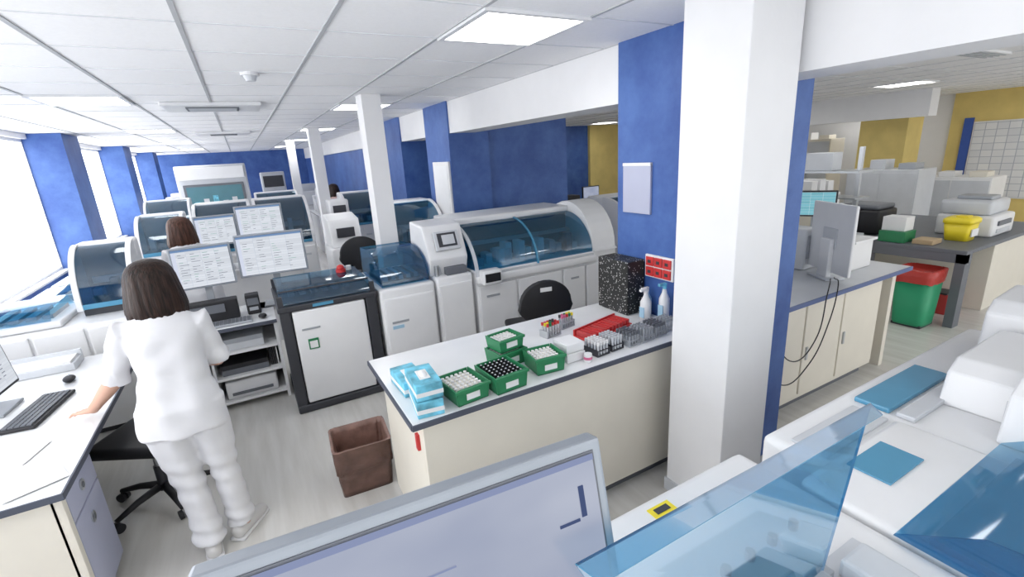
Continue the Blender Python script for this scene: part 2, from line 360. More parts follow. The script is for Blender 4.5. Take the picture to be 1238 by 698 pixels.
# ------------------------------------------------------------ row 1
b=B("sample_sorter")
x0,x1,y0,y1=.07,.83,4.0,4.78
b.box(x0+.02,x1-.02,y0+.03,y1,.05,.93,DARK,.01)
b.box(x0,x1,y0-.02,y1,0,.07,DARK,.015)
b.box(x0,x0+.08,y0-.01,y0+.1,.05,.93,DARK,.01); b.box(x1-.09,x1,y0-.01,y0+.1,.05,.93,DARK,.01)
b.box(x0+.09,x1-.10,y0-.015,y0+.04,.08,.885,WHITE,.015)
b.box(x0-.01,x1+.01,y0-.02,y1,.89,.94,DARK,.012)
b.box(x0+.05,x1-.05,y0+.05,y1-.05,.94,.95,INTER)
for i in range(6):
    b.box(x0+.1+i*.09,x0+.15+i*.09,y0+.25,y0+.5,.95,.97,GREY,.003)
b.box(x0+.08,x1-.1,y0+.57,y0+.65,.95,1.0,DGREY,.01)
for yy in (y0,y1-.04):
    b.box(x0,x0+.04,yy,yy+.03,.93,1.02,DARK); b.box(x1-.04,x1,yy,yy+.03,.93,1.02,DARK)
b.sheet([(y0,.95),(y0+.02,1.01),(y0+.3,1.03),(y1-.02,1.03)],x0+.02,x1-.02,BLUED)
b.box(x0+.02,x1-.02,y0+.12,y0+.135,1.024,1.035,DARK); b.box(x0+.25,x1-.35,y0-.026,y0-.018,.905,.93,BLUEE)
b.box(x0+.17,x0+.25,y0-.02,y0-.012,.55,.64,GREEN); b.box(x0+.18,x0+.24,y0-.022,y0-.019,.56,.62,PAPER); b.box(x0+.14,x0+.28,y0-.02,y0-.012,.72,.735,GREY)
b.done()
b=B("red_cap_dispenser"); b.cyl(.66,4.55,1.031,1.06,.045,RED); b.sphere((.66,4.55,1.07),(.035,.035,.03),RED); b.cyl(.74,4.6,1.031,1.07,.025,PAPER); b.done()
b=B("inlet_module")
b.box(.86,1.36,3.97,4.85,.06,.93,WHITE,.025); b.box(.88,1.34,4.0,4.8,0,.07,DARK); b.box(.88,1.34,3.95,3.99,.1,.85,WHITE,.015)
b.box(.92,1.30,4.1,4.7,.93,.96,INTER)
for i in range(5): b.box(.95+i*.07,.99+i*.07,4.15,4.55,.96,1.0,random.choice([LGREY,GREY]),.004)
b.sheet(cover_profile(4.03,4.45,.94,1.22)+[(4.75,1.2),(4.78,.95)],.9,1.33,BLUEC)
pr=[(4.03,.94)]+cover_profile(4.03,4.45,.94,1.22)+[(4.75,1.2),(4.78,.94)]
b.prism(pr,.9,.908,BLUEC2); b.prism(pr,1.322,1.33,BLUEC2)
b.box(.93,1.08,3.944,3.952,.62,.64,GREY); b.box(.93,1.03,3.944,3.952,.57,.60,LTBLUE)
b.done()
b=B("control_tower")
b.box(1.38,1.74,3.97,4.85,.06,.95,WHITE,.025); b.box(1.4,1.72,4.0,4.8,0,.07,DARK); b.box(1.40,1.72,3.95,3.99,.1,.88,WHITE,.012)
b.prism([(4.05,1.1),(4.18,1.4),(4.55,1.42),(4.6,.94),(4.1,.94)],1.36,1.745,WHITE,bev=.02)
Mx=Matrix.Translation((1.56,4.09,1.25))@Matrix.Rotation(math.radians(-23),4,'X')
b.box(-.12,.12,-.02,.01,-.08,.1,LGREY,.008,M=Mx); b.box(-.09,.09,-.025,-.015,-.05,.08,DARK,M=Mx); b.box(-.05,.07,-.028,-.02,-.03,.06,LGREY,M=Mx)
b.cyl(1.45,4.1,.95,1.12,.03,LGREY); b.box(1.5,1.7,4.0,4.08,.95,1.02,DGREY,.006)
b.cyl(1.42,4.05,.95,1.05,.022,METAL)
b.done()
b=B("chemistry_analyzer")
x0,x1=1.77,3.2; y0=3.95
b.box(x0,x1+.3,y0+.02,4.95,.06,.95,WHITE,.02); b.box(x0+.03,x1+.25,y0+.05,4.9,0,.07,DARK)
for a,c in ((1.79,2.2),(2.22,2.75),(2.77,3.05),(3.07,3.48)):
    b.box(a,c,y0-.005,y0+.03,.1,.80,WHITE,.012)
b.box(x0,x1,y0-.02,y0+.04,.82,.90,WHITE,.02)
b.box(x0+.02,x1-.02,y0+.05,4.5,.90,.94,INTER); b.box(x0+.02,x1-.02,4.47,4.482,.93,1.32,DGREY)
for i in range(11):
    xx=x0+.1+i*.12; yy=4.1+random.uniform(0,.12)
    b.box(xx,xx+.07,yy,yy+.14,.94,.97+random.uniform(.05,.18),random.choice([LGREY,DGREY,WHITE,GREY,INTER]),.006)
b.cyl(2.2,4.25,.94,1.07,.11,LGREY); b.cyl(2.75,4.25,.94,1.05,.12,GREY); b.box(x0+.05,x1-.05,4.36,4.39,1.12,1.16,METAL)
b.box(x0,x1,4.48,4.95,.94,1.33,WHITE,.02)
b.box(x0-.005,x1+.02,4.42,4.97,1.33,1.40,WHITE,.02)
b.sheet(cover_profile(y0+.02,4.45,.91,1.34,16),x0+.03,x1-.03,BLUEC)
pr=[(y0,.90)]+cover_profile(y0,4.46,.91,1.35,14)+[(4.46,.90)]
b.prism(pr,x0+.01,x0+.02,BLUEC2)
def band(y0,y1,z0,z1,xa,xb,m,th=.02,n=14):
    o=cover_profile(y0,y1,z0,z1,n); i_=cover_profile(y0+th,y1,z0,z1-th,n)
    b.prism(o+i_[::-1],xa,xb,m)
band(y0-.005,4.47,.90,1.36,x0+.0,x0+.03,LGREY); band(y0-.003,4.47,.90,1.355,2.46,2.475,BLUEE)
pr=[(y0-.02,.93)]+[(4.45-.47*math.cos(i*math.pi/16),.95+.5*math.sin(i*math.pi/16)) for i in range(17)]+[(4.92,.93)]
b.prism(pr,x1-.02,x1+.3,WHITE,bev=.012)
b.box(x0+.03,x1-.03,y0-.005,y0+.02,.89,.92,LGREY,.004)
b.box(1.80,2.0,3.86,3.98,.82,.96,WHITE,.02); b.box(1.82,1.98,3.852,3.865,.85,.93,BLACK,.004)
b.box(1.86,2.0,y0-.012,y0,.68,.70,GREY); b.box(2.86,2.96,y0-.012,y0,.68,.70,GREY)
b.done()
analyzer("immunoassay_analyzer",1.5,2.2,5.7,6.6,.95,1.48)
analyzer("immunoassay_analyzer",-.65,.05,7.4,8.3,.95,1.58,cov=BLUED)
analyzer("immunoassay_analyzer",.08,.8,7.4,8.3,.95,1.58,cov=BLUED)
analyzer("immunoassay_analyzer",1.5,2.2,8.6,9.4,.95,1.5)
analyzer("hematology_analyzer",-1.15,-.68,6.6,7.3,1.12,1.55,doors=1)
analyzer("immunoassay_analyzer",4.3,5.6,4.6,5.5,.95,1.35)
analyzer("immunoassay_analyzer",-1.6,-.9,10.4,11.2,1.0,1.55)
analyzer("immunoassay_analyzer",.2,1.05,11.4,12.2,1.0,1.5)
b=B("bench_instrument"); b.box(.85,1.3,6.35,6.95,0,.95,WHITE,.02); b.prism([(6.4,.95),(6.5,1.3),(6.9,1.36),(6.9,.95)],.88,1.27,WHITE,bev=.02); b.box(.96,1.18,6.40,6.44,1.08,1.2,DARK); b.done()
b=B("bench_instrument"); b.box(1.0,1.38,7.3,7.8,0,1.0,WHITE,.02); b.box(1.05,1.33,7.35,7.7,1.0,1.5,WHITE,.03); b.box(1.1,1.28,7.33,7.36,1.25,1.42,DARK,.004); b.done()
b=B("biosafety_cabinet"); b.box(-1.2,.15,12.5,13.3,.75,2.15,LGREY,.03); b.box(-1.1,.05,12.45,12.52,1.15,1.75,DGREY,.01); b.box(-1.05,.0,12.44,12.46,1.25,1.7,mat("hood_glass",(.08,.20,.24),.2)); b.box(-1.15,.1,12.43,12.5,1.85,2.1,WHITE,.01)
for i in range(5): b.box(-.95+i*.18,-.85+i*.18,12.435,12.445,1.28,1.28+.1+.06*(i%3),random.choice([WHITE,LGREY,TEAL]))
for xx in (-1.15,.05): b.box(xx,xx+.06,12.55,13.25,0,.76,METAL)
b.done()
b=B("bench_instrument"); b.box(.5,1.1,15,15.6,0,1.3,WHITE,.02); b.box(.55,1.05,14.98,15.02,1.5,1.8,DARK,.01); b.box(.5,1.1,15,15.6,1.3,1.9,LGREY,.03); b.done()

# ------------------------------------------------------------ monitor desk (behind the woman)
b=B("shelf_desk")
b.box(-.88,.05,4.38,5.06,.72,.75,LAM,.004); b.box(-.88,.05,4.372,4.38,.72,.75,EDGE)
b.box(-.88,-.86,4.42,5.04,0,.72,WHITE); b.box(.02,.045,4.42,5.04,0,.72,WHITE); b.box(-.50,-.48,4.42,5.04,0,.72,WHITE); b.box(-.86,.03,5.02,5.04,0,.72,WHITE)
for z in (.06,.28,.5): b.box(-.48,.02,4.42,5.02,z,z+.02,WHITE)
for i in range(3): b.box(-.85,-.51,4.40,4.43,.08+i*.21,.27+i*.21,WHITE,.006)
b.box(-.1,.45,4.82,5.06,.72,.75,LAM); b.box(.42,.45,4.82,5.06,0,.72,WHITE)
b.done()
b=B("paper_printer"); b.box(-.44,-.04,4.46,4.85,.082,.24,WHITE,.015); b.box(-.4,-.08,4.44,4.47,.12,.14,DGREY); b.done()
b=B("stacked_binders"); 
for z,hh,m in ((.302,.05,DGREY),(.352,.04,BLACK),(.522,.06,LGREY),(.582,.04,GREY)): b.box(-.44,-.08,4.47,4.8,z,z+hh,m,.004)
for i in range(6): b.box(-.06+i*0.011,-.052+i*0.011,4.5,4.75,.302,.46,random.choice([BLACK,GREY,PAPER]))
b.done()
monitor("computer_monitor",-.42,4.84,1.21,.46,.37,4,3,zbase=.752)
monitor("computer_monitor",.13,4.88,1.24,.58,.39,-4,3,zbase=.752)
b=B("dark_instrument_base"); b.box(-.66,-.22,4.64,4.76,.752,.93,BLACK,.01); b.box(-.60,-.32,4.63,4.645,.83,.90,DGREY); b.done()
b=B("desktop_speaker"); b.box(-.16,-.05,4.66,4.78,.752,.93,BLACK,.01); b.box(-.15,-.06,4.652,4.66,.84,.90,DGREY); b.box(-.14,-.07,4.652,4.66,.79,.82,GREY); b.done()
keyboard(-.36,4.50,.752,0,GREY); mouse(-.05,4.50,.752)
b=B("second_row_desk"); b.box(-.75,.4,6.0,6.5,.9,.93,LAM); b.box(-.73,.38,6.05,6.45,0,.9,WHITE); b.done()
monitor("computer_monitor",-.33,6.1,1.38,.40,.33,3,3,zbase=.932)
monitor("computer_monitor",.11,6.1,1.44,.48,.35,-3,3,zbase=.932)
b=B("drawer_bench")
b.box(-1.9,-.92,4.62,5.5,.05,.93,WHITE,.01); b.box(-1.88,-.94,4.66,5.4,0,.06,DARK)
for i in range(3): b.box(-1.88+i*.32,-1.58+i*.32,4.60,4.63,.62,.9,WHITE,.012)
b.done()
analyzer("coagulation_analyzer",-1.33,-.92,4.85,5.45,1.0,1.48,z0=.93,cov=BLUED,doors=1)
b=B("sample_track")
b.box(-1.88,-1.38,4.65,5.4,.932,.98,WHITE,.015); b.sheet([(4.7,.98),(4.74,1.06),(5.2,1.08),(5.3,.98)],-1.85,-1.45,BLUEC)
for i in range(4): b.box(-1.82+i*.1,-1.76+i*.1,4.8,5.2,.98,1.01,GREY)
b.done()
b=B("window_track")
b.box(-1.98,-1.52,5.7,8.5,.05,.85,WHITE,.02)
for i in range(4):
    yy=5.75+i*.68; b.sheet([(-1.96,.86),(-1.9,.96),(-1.6,.96),(-1.54,.86)],yy,yy+.6,BLUEC,axis='Y'); b.box(-1.9,-1.6,yy+.05,yy+.5,.85,.88,INTER)
b.done()
b=B("window_track")
b.box(-2.33,-1.95,2.6,4.3,.751,.86,WHITE,.02); b.box(-2.28,-1.98,2.7,4.2,.86,.90,BLUEE,.01); b.done()

# ------------------------------------------------------------ left desk
b=B("office_desk")
b.box(XW+.02,-.89,2.40,4.36,.72,.75,LAM,.003); b.box(XW+.02,-.885,2.394,2.402,.72,.75,EDGE); b.box(-.892,-.884,2.40,4.36,.72,.75,EDGE)
b.box(XW+.05,-.93,2.42,2.45,.06,.72,CREAM,.003); b.box(-.945,-.905,2.42,2.46,.0,.72,CREAM,.003)
b.box(-1.5,-.93,2.46,2.86,.05,.71,CREAM,.003)
b.box(-1.5,-1.46,3.9,4.34,0,.72,CREAM); b.box(-2.3,-1.46,4.3,4.34,0,.72,CREAM)
b.box(-.935,-.91,2.48,2.86,.55,.70,LILAC,.004); b.box(-.935,-.91,2.48,2.86,.08,.54,LILAC,.004)
for yz in ((2.66,.63),(2.66,.45)): 
    Mx=Matrix.Translation((-.908,yz[0],yz[1]))@Matrix.Rotation(math.pi/2,4,'Y'); b.cyl(0,0,-.004,.004,.028,METAL,M=Mx); b.cyl(0,0,.003,.006,.014,DGREY,M=Mx)
b.done()
keyboard(-1.23,3.42,.752,82); mouse(-1.20,3.86,.752,10)
monitor("computer_monitor",-1.44,3.58,1.01,.48,.34,86,6,scr=SCR,bez=BLACK,zbase=.752)
b=B("paper_sheets")
for (px,py,rz,z) in ((-1.35,2.65,10,0),(-1.2,2.85,-14,.002),(-1.05,2.62,25,.004),(-1.5,3.0,5,.003)):
    b.box(-.105,.105,-.148,.148,.752+z,.7535+z,PAPER,M=T(px,py,0,rz))
    for i in range(6): b.box(-.08,.06,.10-i*.035,.103-i*.035,.7535+z,.7539+z,LGREY,M=T(px,py,0,rz))
b.done()
b=B("document_tray")
b.box(-1.62,-1.22,4.08,4.3,.752,.80,LGREY,.006); b.box(-1.60,-1.24,4.1,4.28,.80,.815,PAPER); b.box(-1.62,-1.22,4.27,4.3,.80,.84,LGREY)
b.done()
b=B("telephone"); b.box(-1.9,-1.7,3.9,4.1,.752,.80,GREY,.01); b.tube([(-1.88,3.92,.82),(-1.88,4.0,.835),(-1.88,4.09,.82)],[.022,.014,.022],BLACK); b.done()

def office_chair(x,y,rz,zs=.48,label=False):
    b=B("office_chair"); b.M=T(x,y,0,rz)
    for i in range(5):
        a=i*2*math.pi/5+.3; c,s_=math.cos(a),math.sin(a)
        b.tube([(0.03*c,.03*s_,.11),(.16*c,.16*s_,.10),(.29*c,.29*s_,.07)],[.024,.02,.014],BLACK)
        for d in (-.016,.016):
            Mx=Matrix.Translation((.29*c-d*s_,.29*s_+d*c,.028))@Matrix.Rotation(a,4,'Z')@Matrix.Rotation(math.pi/2,4,'X')
            b.cyl(0,0,-.01,.01,.028,BLACK,M=Mx)
    b.cyl(0,0,.08,.25,.028,DARK); b.cyl(0,0,.25,zs-.06,.018,METAL); b.box(-.1,.1,-.12,.12,zs-.07,zs-.035,BLACK,.01)
    b.box(-.23,.23,-.22,.22,zs-.04,zs+.03,BLACK,.035,3)
    b.tube([(0,-.12,zs-.05),(0,-.27,zs-.02),(0,-.29,zs+.2)],[.02,.02,.018],BLACK)
    n=28
    prof=[(.245*math.cos(k*2*math.pi/n)*(1 if math.sin(k*2*math.pi/n)<0 else .92),zs+.30+.19*math.sin(k*2*math.pi/n)) for k in range(n)]
    b.prism(prof,-.31,-.26,BLACK,axis='Y',bev=.012,smooth=True)
    if label: b.box(-.05,.05,-.3125,-.309,zs+.40,zs+.435,PAPER)
    return b.done()
office_chair(-.78,3.36,60); office_chair(2.07,3.42,-12,.50,True); office_chair(1.03,5.72,0,.72)

# ------------------------------------------------------------ bins
def ring(hx,hy,z,n=48,w=0.0,e=.16,cx=0,cy=0):
    out=[]
    for k in range(n):
        a=(k+.5)*2*math.pi/n; c,s_=math.cos(a),math.sin(a)
        out.append(Vector((cx+hx*abs(c)**e*(1 if c>=0 else -1)+w*random.uniform(-1,1),cy+hy*abs(s_)**e*(1 if s_>=0 else -1)+w*random.uniform(-1,1),z+w*random.uniform(-1,1))))
    return out
def loft(b,rings,m,cap0=True,cap1=False):
    t=bmesh.new(); R=[[t.verts.new(p) for p in r] for r in rings]; n=len(R[0])
    for i in range(len(R)-1):
        for k in range(n): t.faces.new((R[i][k],R[i][(k+1)%n],R[i+1][(k+1)%n],R[i+1][k]))
    if cap0: t.faces.new(R[0])
    if cap1: t.faces.new(R[-1])
    b.add(t,m,True)
b=B("waste_bin"); b.M=T(.36,2.84,0,-4)
loft(b,[ring(.155,.14,0),ring(.157,.142,.04,w=.002),ring(.162,.147,.12,w=.004),ring(.165,.15,.17,w=.005),ring(.173,.157,.175,w=.006),ring(.175,.16,.26,w=.004),ring(.177,.162,.33,w=.002)],BROWN)
loft(b,[ring(.177,.162,.33,w=.002),ring(.162,.148,.332,w=.002),ring(.158,.144,.29,w=.004),ring(.15,.137,.18,w=.008),ring(.135,.125,.05,w=.012)],BROWNI,cap0=False,cap1=True)
b.done()

# ------------------------------------------------------------ central bench
b=B("sample_bench")
b.box(.45,2.26,1.80,2.62,.87,.90,LAM,.004); b.box(.445,2.26,1.792,1.802,.872,.898,EDGE); b.box(.442,.452,1.80,2.62,.872,.898,EDGE)
b.box(.5,2.26,1.83,1.86,.08,.87,CREAM,.004); b.box(.5,.53,1.86,2.55,.08,.87,CREAM,.004); b.box(.52,2.26,2.5,2.53,.08,.87,CREAM,.004)
b.box(.54,2.25,1.88,2.48,0,.08,DGREY)
b.box(.486,.502,1.9,1.93,.70,.78,RED)
b.done()
def gloves(x,y,z,rz,m=TEAL):
    b=B("glove_box"); b.M=T(x,y,z,rz)
    b.box(-.11,.11,-.06,.06,0,.075,m,.003); b.box(-.111,.111,-.061,.061,.02,.04,PAPER); b.box(-.05,.05,-.025,.025,.073,.077,PAPER,.003)
    b.sphere((0,0,.077),(.035,.018,.014),PAPER); b.done()
gloves(.56,1.93,.901,82); gloves(.56,1.94,.979,86); gloves(.552,2.165,.901,92)
def tray(x,y,z,rz,w=.17,d=.2,h=.08,fill='w'):
    b=B("green_sample_tray"); b.M=T(x,y,z,rz)
    t=.006
    b.box(-w/2,w/2,-d/2,d/2,0,t,GREEN)
    for s_ in (-1,1):
        b.prism([(s_*(w/2-t),0),(s_*w/2,0),(s_*(w/2+.012),h),(s_*(w/2+.006),h)],-d/2,d/2,GREEN,axis='Y')
        b.box(-w/2,w/2,s_*d/2-(t if s_>0 else 0),s_*d/2+(t if s_<0 else 0),0,h,GREEN)
    b.box(-w/2-.015,w/2+.015,-d/2-.01,-d/2,h-.015,h,GREEN,.003)
    b.box(-.035,.035,-d/2-.003,-d/2,.02,.05,PAPER)
    n=6; m=int(d/.026)
    for i in range(n):
        for j in range(m):
            xx=-w/2+.018+i*(w-.036)/(n-1); yy=-d/2+.018+j*(d-.036)/(m-1)
            b.cyl(xx,yy,.006,h-(.010 if fill=='w' else .005),.0085,PAPER if fill=='w' else BLACK,seg=8)
            if fill=='g': b.cyl(xx,yy,h-.005,h-.002,.004,LGREY,seg=8)
    if fill=='w': b.box(-w/2+.01,w/2-.01,-d/2+.01,d/2-.01,.02,h-.02,CREAM)
    b.done()
tray(.745,1.93,.901,6,w=.16); tray(.95,1.92,.901,4,w=.165,d=.2,fill='g',h=.09); tray(1.09,2.13,.901,8,w=.15,d=.15,h=.085); tray(1.22,1.945,.901,-6,w=.15,d=.16,h=.09)
tray(1.09,2.13,.988,8,w=.14,d=.13,h=.07,fill='w')
b=B("white_reagent_box"); b.box(1.34,1.46,1.90,2.04,.901,.95,PAPER,.004); b.box(1.345,1.46,1.91,2.04,.952,1.0,WHITE,.004); b.done()
b=B("tape_roll"); b.cyl(1.45,1.865,.901,.945,.022,PAPER); b.cyl(1.45,1.865,.915,.93,.023,PINK); b.done()
def rack(x,y,z,rz,nx,ny,body,caps,h=.06):
    b=B("tube_rack"); b.M=T(x,y,z,rz); w=nx*.022; d=ny*.024
    b.box(-w/2,w/2,-d/2,d/2,0,.008,body); b.box(-w/2,w/2,-d/2,d/2,h*.6,h*.68,body)
    for s_ in (-1,1): b.box(s_*w/2-.003,s_*w/2+.003,-d/2,d/2,0,h*.75,body)
    for i in range(nx):
        for j in range(ny):
            xx=-w/2+.011+i*.022; yy=-d/2+.012+j*.024
            b.cyl(xx,yy,.008,h+.012,.0065,LGREY if body is not GREY else GREY,seg=8); b.cyl(xx,yy,h+.012,h+.03,.008,caps if caps!='mix' else random.choice([RED,GREEN,PINK,YBIN,DARK]),seg=8)
    b.done()
rack(1.50,2.30,.901,10,5,3,METAL,'mix')
rack(1.66,2.36,.901,10,5,2,GREY,'mix')
rack(1.56,1.93,.901,5,4,5,DARK,PAPER,.05)
rack(1.67,1.94,.901,5,4,5,DARK,LGREY,.05)
rack(1.79,1.93,.901,4,4,5,GREY,DGREY,.05)
rack(1.90,1.93,.901,3,4,5,GREY,GREY,.05)
rack(2.01,1.94,.901,3,4,5,GREY,DGREY,.05)
rack(2.12,1.95,.901,3,4,4,METAL,GREY,.05)
b=B("red_rack_tray"); b.M=T(1.80,2.14,.901,12)
b.box(-.2,.2,-.06,.08,0,.015,RED,.004)
for i in range(12): b.box(-.19+i*.032,-.168+i*.032,-.05,.07,.015,.045,RED if i%4 else BRED,.003)
b.box(-.2,.2,.075,.085,0,.05,RED)
b.done()
def bottle(x,y,z,h,r,m,cap):
    b=B("spray_bottle"); b.tube([(x,y,z),(x,y,z+h*.6),(x,y,z+h*.75),(x,y,z+h*.85)],[r,r,r*.5,r*.35],m,seg=16); b.cyl(x,y,z+h*.85,z+h*.93,r*.4,cap); b.box(x-.05,x+.01,y-.01,y+.01,z+h*.93,z+h,cap,.003); b.box(x-r-.001,x-r+.004,y-.02,y+.02,z+.03,z+h*.45,LTBLUE); b.done()
bottle(2.13,2.13,.901,.22,.035,WHITE,PAPER); bottle(2.21,2.05,.901,.26,.033,WHITE,TEAL); bottle(2.21,2.2,.901,.2,.03,LTBLUE,PAPER)
B("speckled_file_box").box(2.10,2.255,2.27,2.57,.901,1.27,SPECK,.01).done()
b=B("wall_switch_panel"); b.box(2.247,2.265,2.23,2.48,1.57,1.89,LILAC,.004); b.box(2.243,2.265,2.23,2.48,1.875,1.895,PAPER,.002); b.done()
b=B("red_wall_socket"); b.box(2.247,2.265,2.02,2.26,1.16,1.31,PAPER,.004)
for i in range(3):
    for j in range(2):
        b.box(2.237,2.249,2.035+i*.073,2.1+i*.073,1.17+j*.068,1.23+j*.068,RED,.004); b.box(2.234,2.238,2.055+i*.073,2.08+i*.073,1.19+j*.068,1.21+j*.068,DARK)
b.done()
b=B("white_notice_board"); b.box(2.235,2.264,5.56,6.1,.9,1.95,PAPER,.006); b.box(2.231,2.236,5.6,6.06,1.0,1.9,WHITE); b.done()
b=B("lab_locker"); b.box(1.95,2.25,5.15,5.5,0,1.05,WHITE,.01); b.box(1.97,2.23,5.14,5.15,.05,1.0,WHITE); b.box(2.0,2.01,5.12,5.14,.5,.6,METAL); b.done()

# ------------------------------------------------------------ foreground monitor and analyzers
b=B("foreground_desk"); b.box(-.6,.47,.05,.78,.93,.96,LAM,.004); 
for xx in (-.58,.42): b.box(xx,xx+.03,.08,.75,0,.93,CREAM)
b.box(-.55,.42,.72,.74,.2,.93,CREAM); b.done()
monitor("computer_monitor",.155,.56,1.325,.63,.37,-4.5,14,scr=SCRL,bez=SILV,zbase=.962,bw=.022,th=.04,ui=True)
b=B("foreground_analyzer")
b.box(.50,1.30,-.35,.86,.06,.99,WHITE,.03,3); b.box(.53,1.3,-.3,.8,0,.07,DARK)
b.box(.56,1.26,-.3,.60,.985,.995,WHITE); b.box(.6,1.2,.12,.46,.99,1.0,LGREY); b.box(.64,.9,.36,.45,1.0,1.004,DGREY)
b.box(.80,.93,.33,.43,1.0,1.06,BLACK,.008); b.box(.95,1.0,.30,.43,1.0,1.04,GREY,.006); b.box(.62,.74,.30,.42,1.0,1.03,DGREY,.006); b.box(1.05,1.15,.3,.42,1.0,1.05,LGREY,.01)
for i in range(6): b.cyl(.66+i*.09,.56,.995,1.02,.012,METAL,seg=10)
b.box(.84,.92,.78,.82,.99,.9925,YBIN); b.box(.855,.905,.79,.81,.9925,.994,DARK)
def slab(b,pts,th,m,me):
    P=[Vector(p) for p in pts]; n=(P[1]-P[0]).cross(P[2]-P[0]).normalized()*th
    t=bmesh.new(); t.faces.new([t.verts.new(p) for p in P]); b.add(t,m)
    t=bmesh.new(); v0=[t.verts.new(p) for p in P]; v1=[t.verts.new(p+n) for p in P]
    for i in range(4): t.faces.new((v0[i],v0[(i+1)%4],v1[(i+1)%4],v1[i]))
    b.add(t,me)
slab(b,[(.36,.50,1.35),(1.26,.49,1.35),(1.00,.43,1.0),(.52,.43,1.0)],.006,BLUEC2,BLUEE)
slab(b,[(.36,.504,1.352),(1.26,.494,1.352),(1.25,.46,1.34),(.38,.46,1.34)],.004,BLUEC2,BLUEE)
b.box(.96,1.04,.42,.45,.985,1.02,GREY,.005); b.box(.52,.58,.42,.45,.985,1.02,GREY,.005)
b.done()
b=B("foreground_analyzer")
b.box(1.46,3.2,-.35,.88,.06,.98,WHITE,.03,3); b.box(1.5,3.1,-.3,.8,0,.07,DARK)
b.box(1.31,1.9,-.25,.66,.80,1.0,WHITE,.02)
b.box(1.49,1.70,.50,.62,1.0,1.006,BLUEE,.002)
b.box(1.95,2.45,.70,.82,.98,1.0,BLUEE,.006)
b.box(1.95,2.4,.62,.68,.98,1.0,LGREY,.006); b.box(1.5,1.9,.68,.80,.98,.99,LGREY,.004)
t=[(-.2,1.0),(-.15,1.1),(0.0,1.14),(.25,1.11),(.41,1.0)]
b.sheet(t,1.30,2.0,BLUEC2)
b.prism(t,1.292,1.302,BLUEC2); b.box(1.33,1.9,-.1,.35,1.0,1.02,LGREY)
for i in range(4): b.box(1.4+i*.13,1.46+i*.13,0,.2,1.02,1.05,random.choice([WHITE,GREY,LGREY]),.006)
b.prism([(2.02,.98),(2.05,1.15),(2.12,1.19),(2.8,1.20),(2.9,.98)],.12,.43,WHITE,axis='Y',bev=.014,seg=3,smooth=False)
b.prism([(2.18,.98),(2.21,1.11),(2.28,1.15),(2.7,1.16),(2.75,.98)],.435,.64,WHITE,axis='Y',bev=.012,seg=3,smooth=False)
b.prism([(2.76,.98),(2.78,1.2),(2.84,1.25),(3.1,1.27),(3.15,.98)],.36,.72,WHITE,axis='Y',bev=.016,seg=3,smooth=False)
b.box(2.06,2.10,.425,.434,1.02,1.12,LGREY,.003); b.box(2.3,2.6,.64,.643,1.03,1.05,GREY)
b.done()

# ------------------------------------------------------------ right room
b=B("side_bench")
b.box(2.8,4.75,1.73,2.45,.87,.90,LGREY,.004); b.box(2.8,4.75,1.722,1.732,.868,.9,mat("bench_blue_edge",(0.06,.10,.25),.4)); 
b.box(2.85,4.45,1.80,2.4,.08,.87,CREAM,.004); b.box(2.9,4.4,1.85,2.35,0,.08,DGREY)
for a,c in ((2.88,3.35),(3.37,3.85),(3.87,4.42)): b.box(a,c,1.785,1.80,.12,.83,CREAM,.006); b.box(a+.03,a+.05,1.775,1.787,.4,.5,METAL)
b.box(4.62,4.68,1.80,2.35,0,.87,CREAM)
b.done()
b=B("wall_mount_screen"); b.M=T(3.95,1.98,1.22,62)
b.box(-.24,.24,-.012,.012,-.27,.27,WHITE,.01); b.box(-.06,.06,.012,.05,-.32,.0,WHITE,.01); b.box(-.12,.12,-.06,.09,-.319,-.30,LGREY,.006); b.box(-.08,.08,.012,.02,-.08,.08,LGREY,.004)
b.done()
b=B("lab_container"); b.box(4.25,4.55,1.95,2.3,.901,1.14,PAPER,.01); b.box(4.23,4.57,1.93,2.32,1.13,1.15,WHITE,.004); b.done()
b=B("rack_instrument"); b.box(3.35,3.7,2.15,2.4,.901,1.12,WHITE,.02); b.box(3.38,3.5,2.13,2.16,.95,1.08,GREY,.004); b.box(3.1,3.3,2.1,2.4,.901,1.0,LGREY,.02); b.done()
b=B("rack_instrument"); b.box(4.0,4.2,2.2,2.4,.901,1.25,LGREY,.02); b.box(4.02,4.18,2.19,2.2,1.0,1.2,GREY,.004); b.done()
cu=bpy.data.curves.new("power_cable","CURVE"); cu.dimensions='3D'; cu.bevel_depth=.004
for pts in ([(3.9,1.9,.92),(3.6,1.72,.93),(3.5,1.70,.7),(3.3,1.70,.42),(3.0,1.70,.35),(2.83,1.72,.6)],[(3.85,1.9,.92),(3.45,1.71,.92),(3.35,1.70,.6),(3.1,1.70,.5),(2.83,1.72,.9)]):
    sp=cu.splines.new('BEZIER'); sp.bezier_points.add(len(pts)-1)
    for p,q in zip(sp.bezier_points,pts): p.co=q; p.handle_left_type=p.handle_right_type='AUTO'
cu.materials.append(BLACK); co=bpy.data.objects.new("power_cable",cu); S.collection.objects.link(co)
b=B("steel_gantry_shelf")
b.box(5.75,6.05,2.7,4.4,1.58,1.60,METAL); b.box(5.75,6.05,2.7,4.4,1.30,1.315,METAL)
for yy in (2.8,3.6,4.3): b.box(5.96,6.0,yy-.02,yy+.02,.9,1.85,METAL)
b.box(5.2,6.05,2.7,4.4,.87,.90,LGREY); b.box(5.25,6.0,2.75,4.35,0,.87,CREAM)
b.box(5.8,6.0,3.0,3.3,1.60,1.8,LGREY,.01); b.box(5.8,6.0,3.7,4.1,1.60,1.75,DARK,.01); b.box(5.8,6.0,3.7,4.0,1.315,1.45,PAPER,.01)
b.done()
monitor("computer_monitor",5.42,2.92,1.28,.38,.28,-60,0,scr=SCR2,bez=BLACK,zbase=.902)
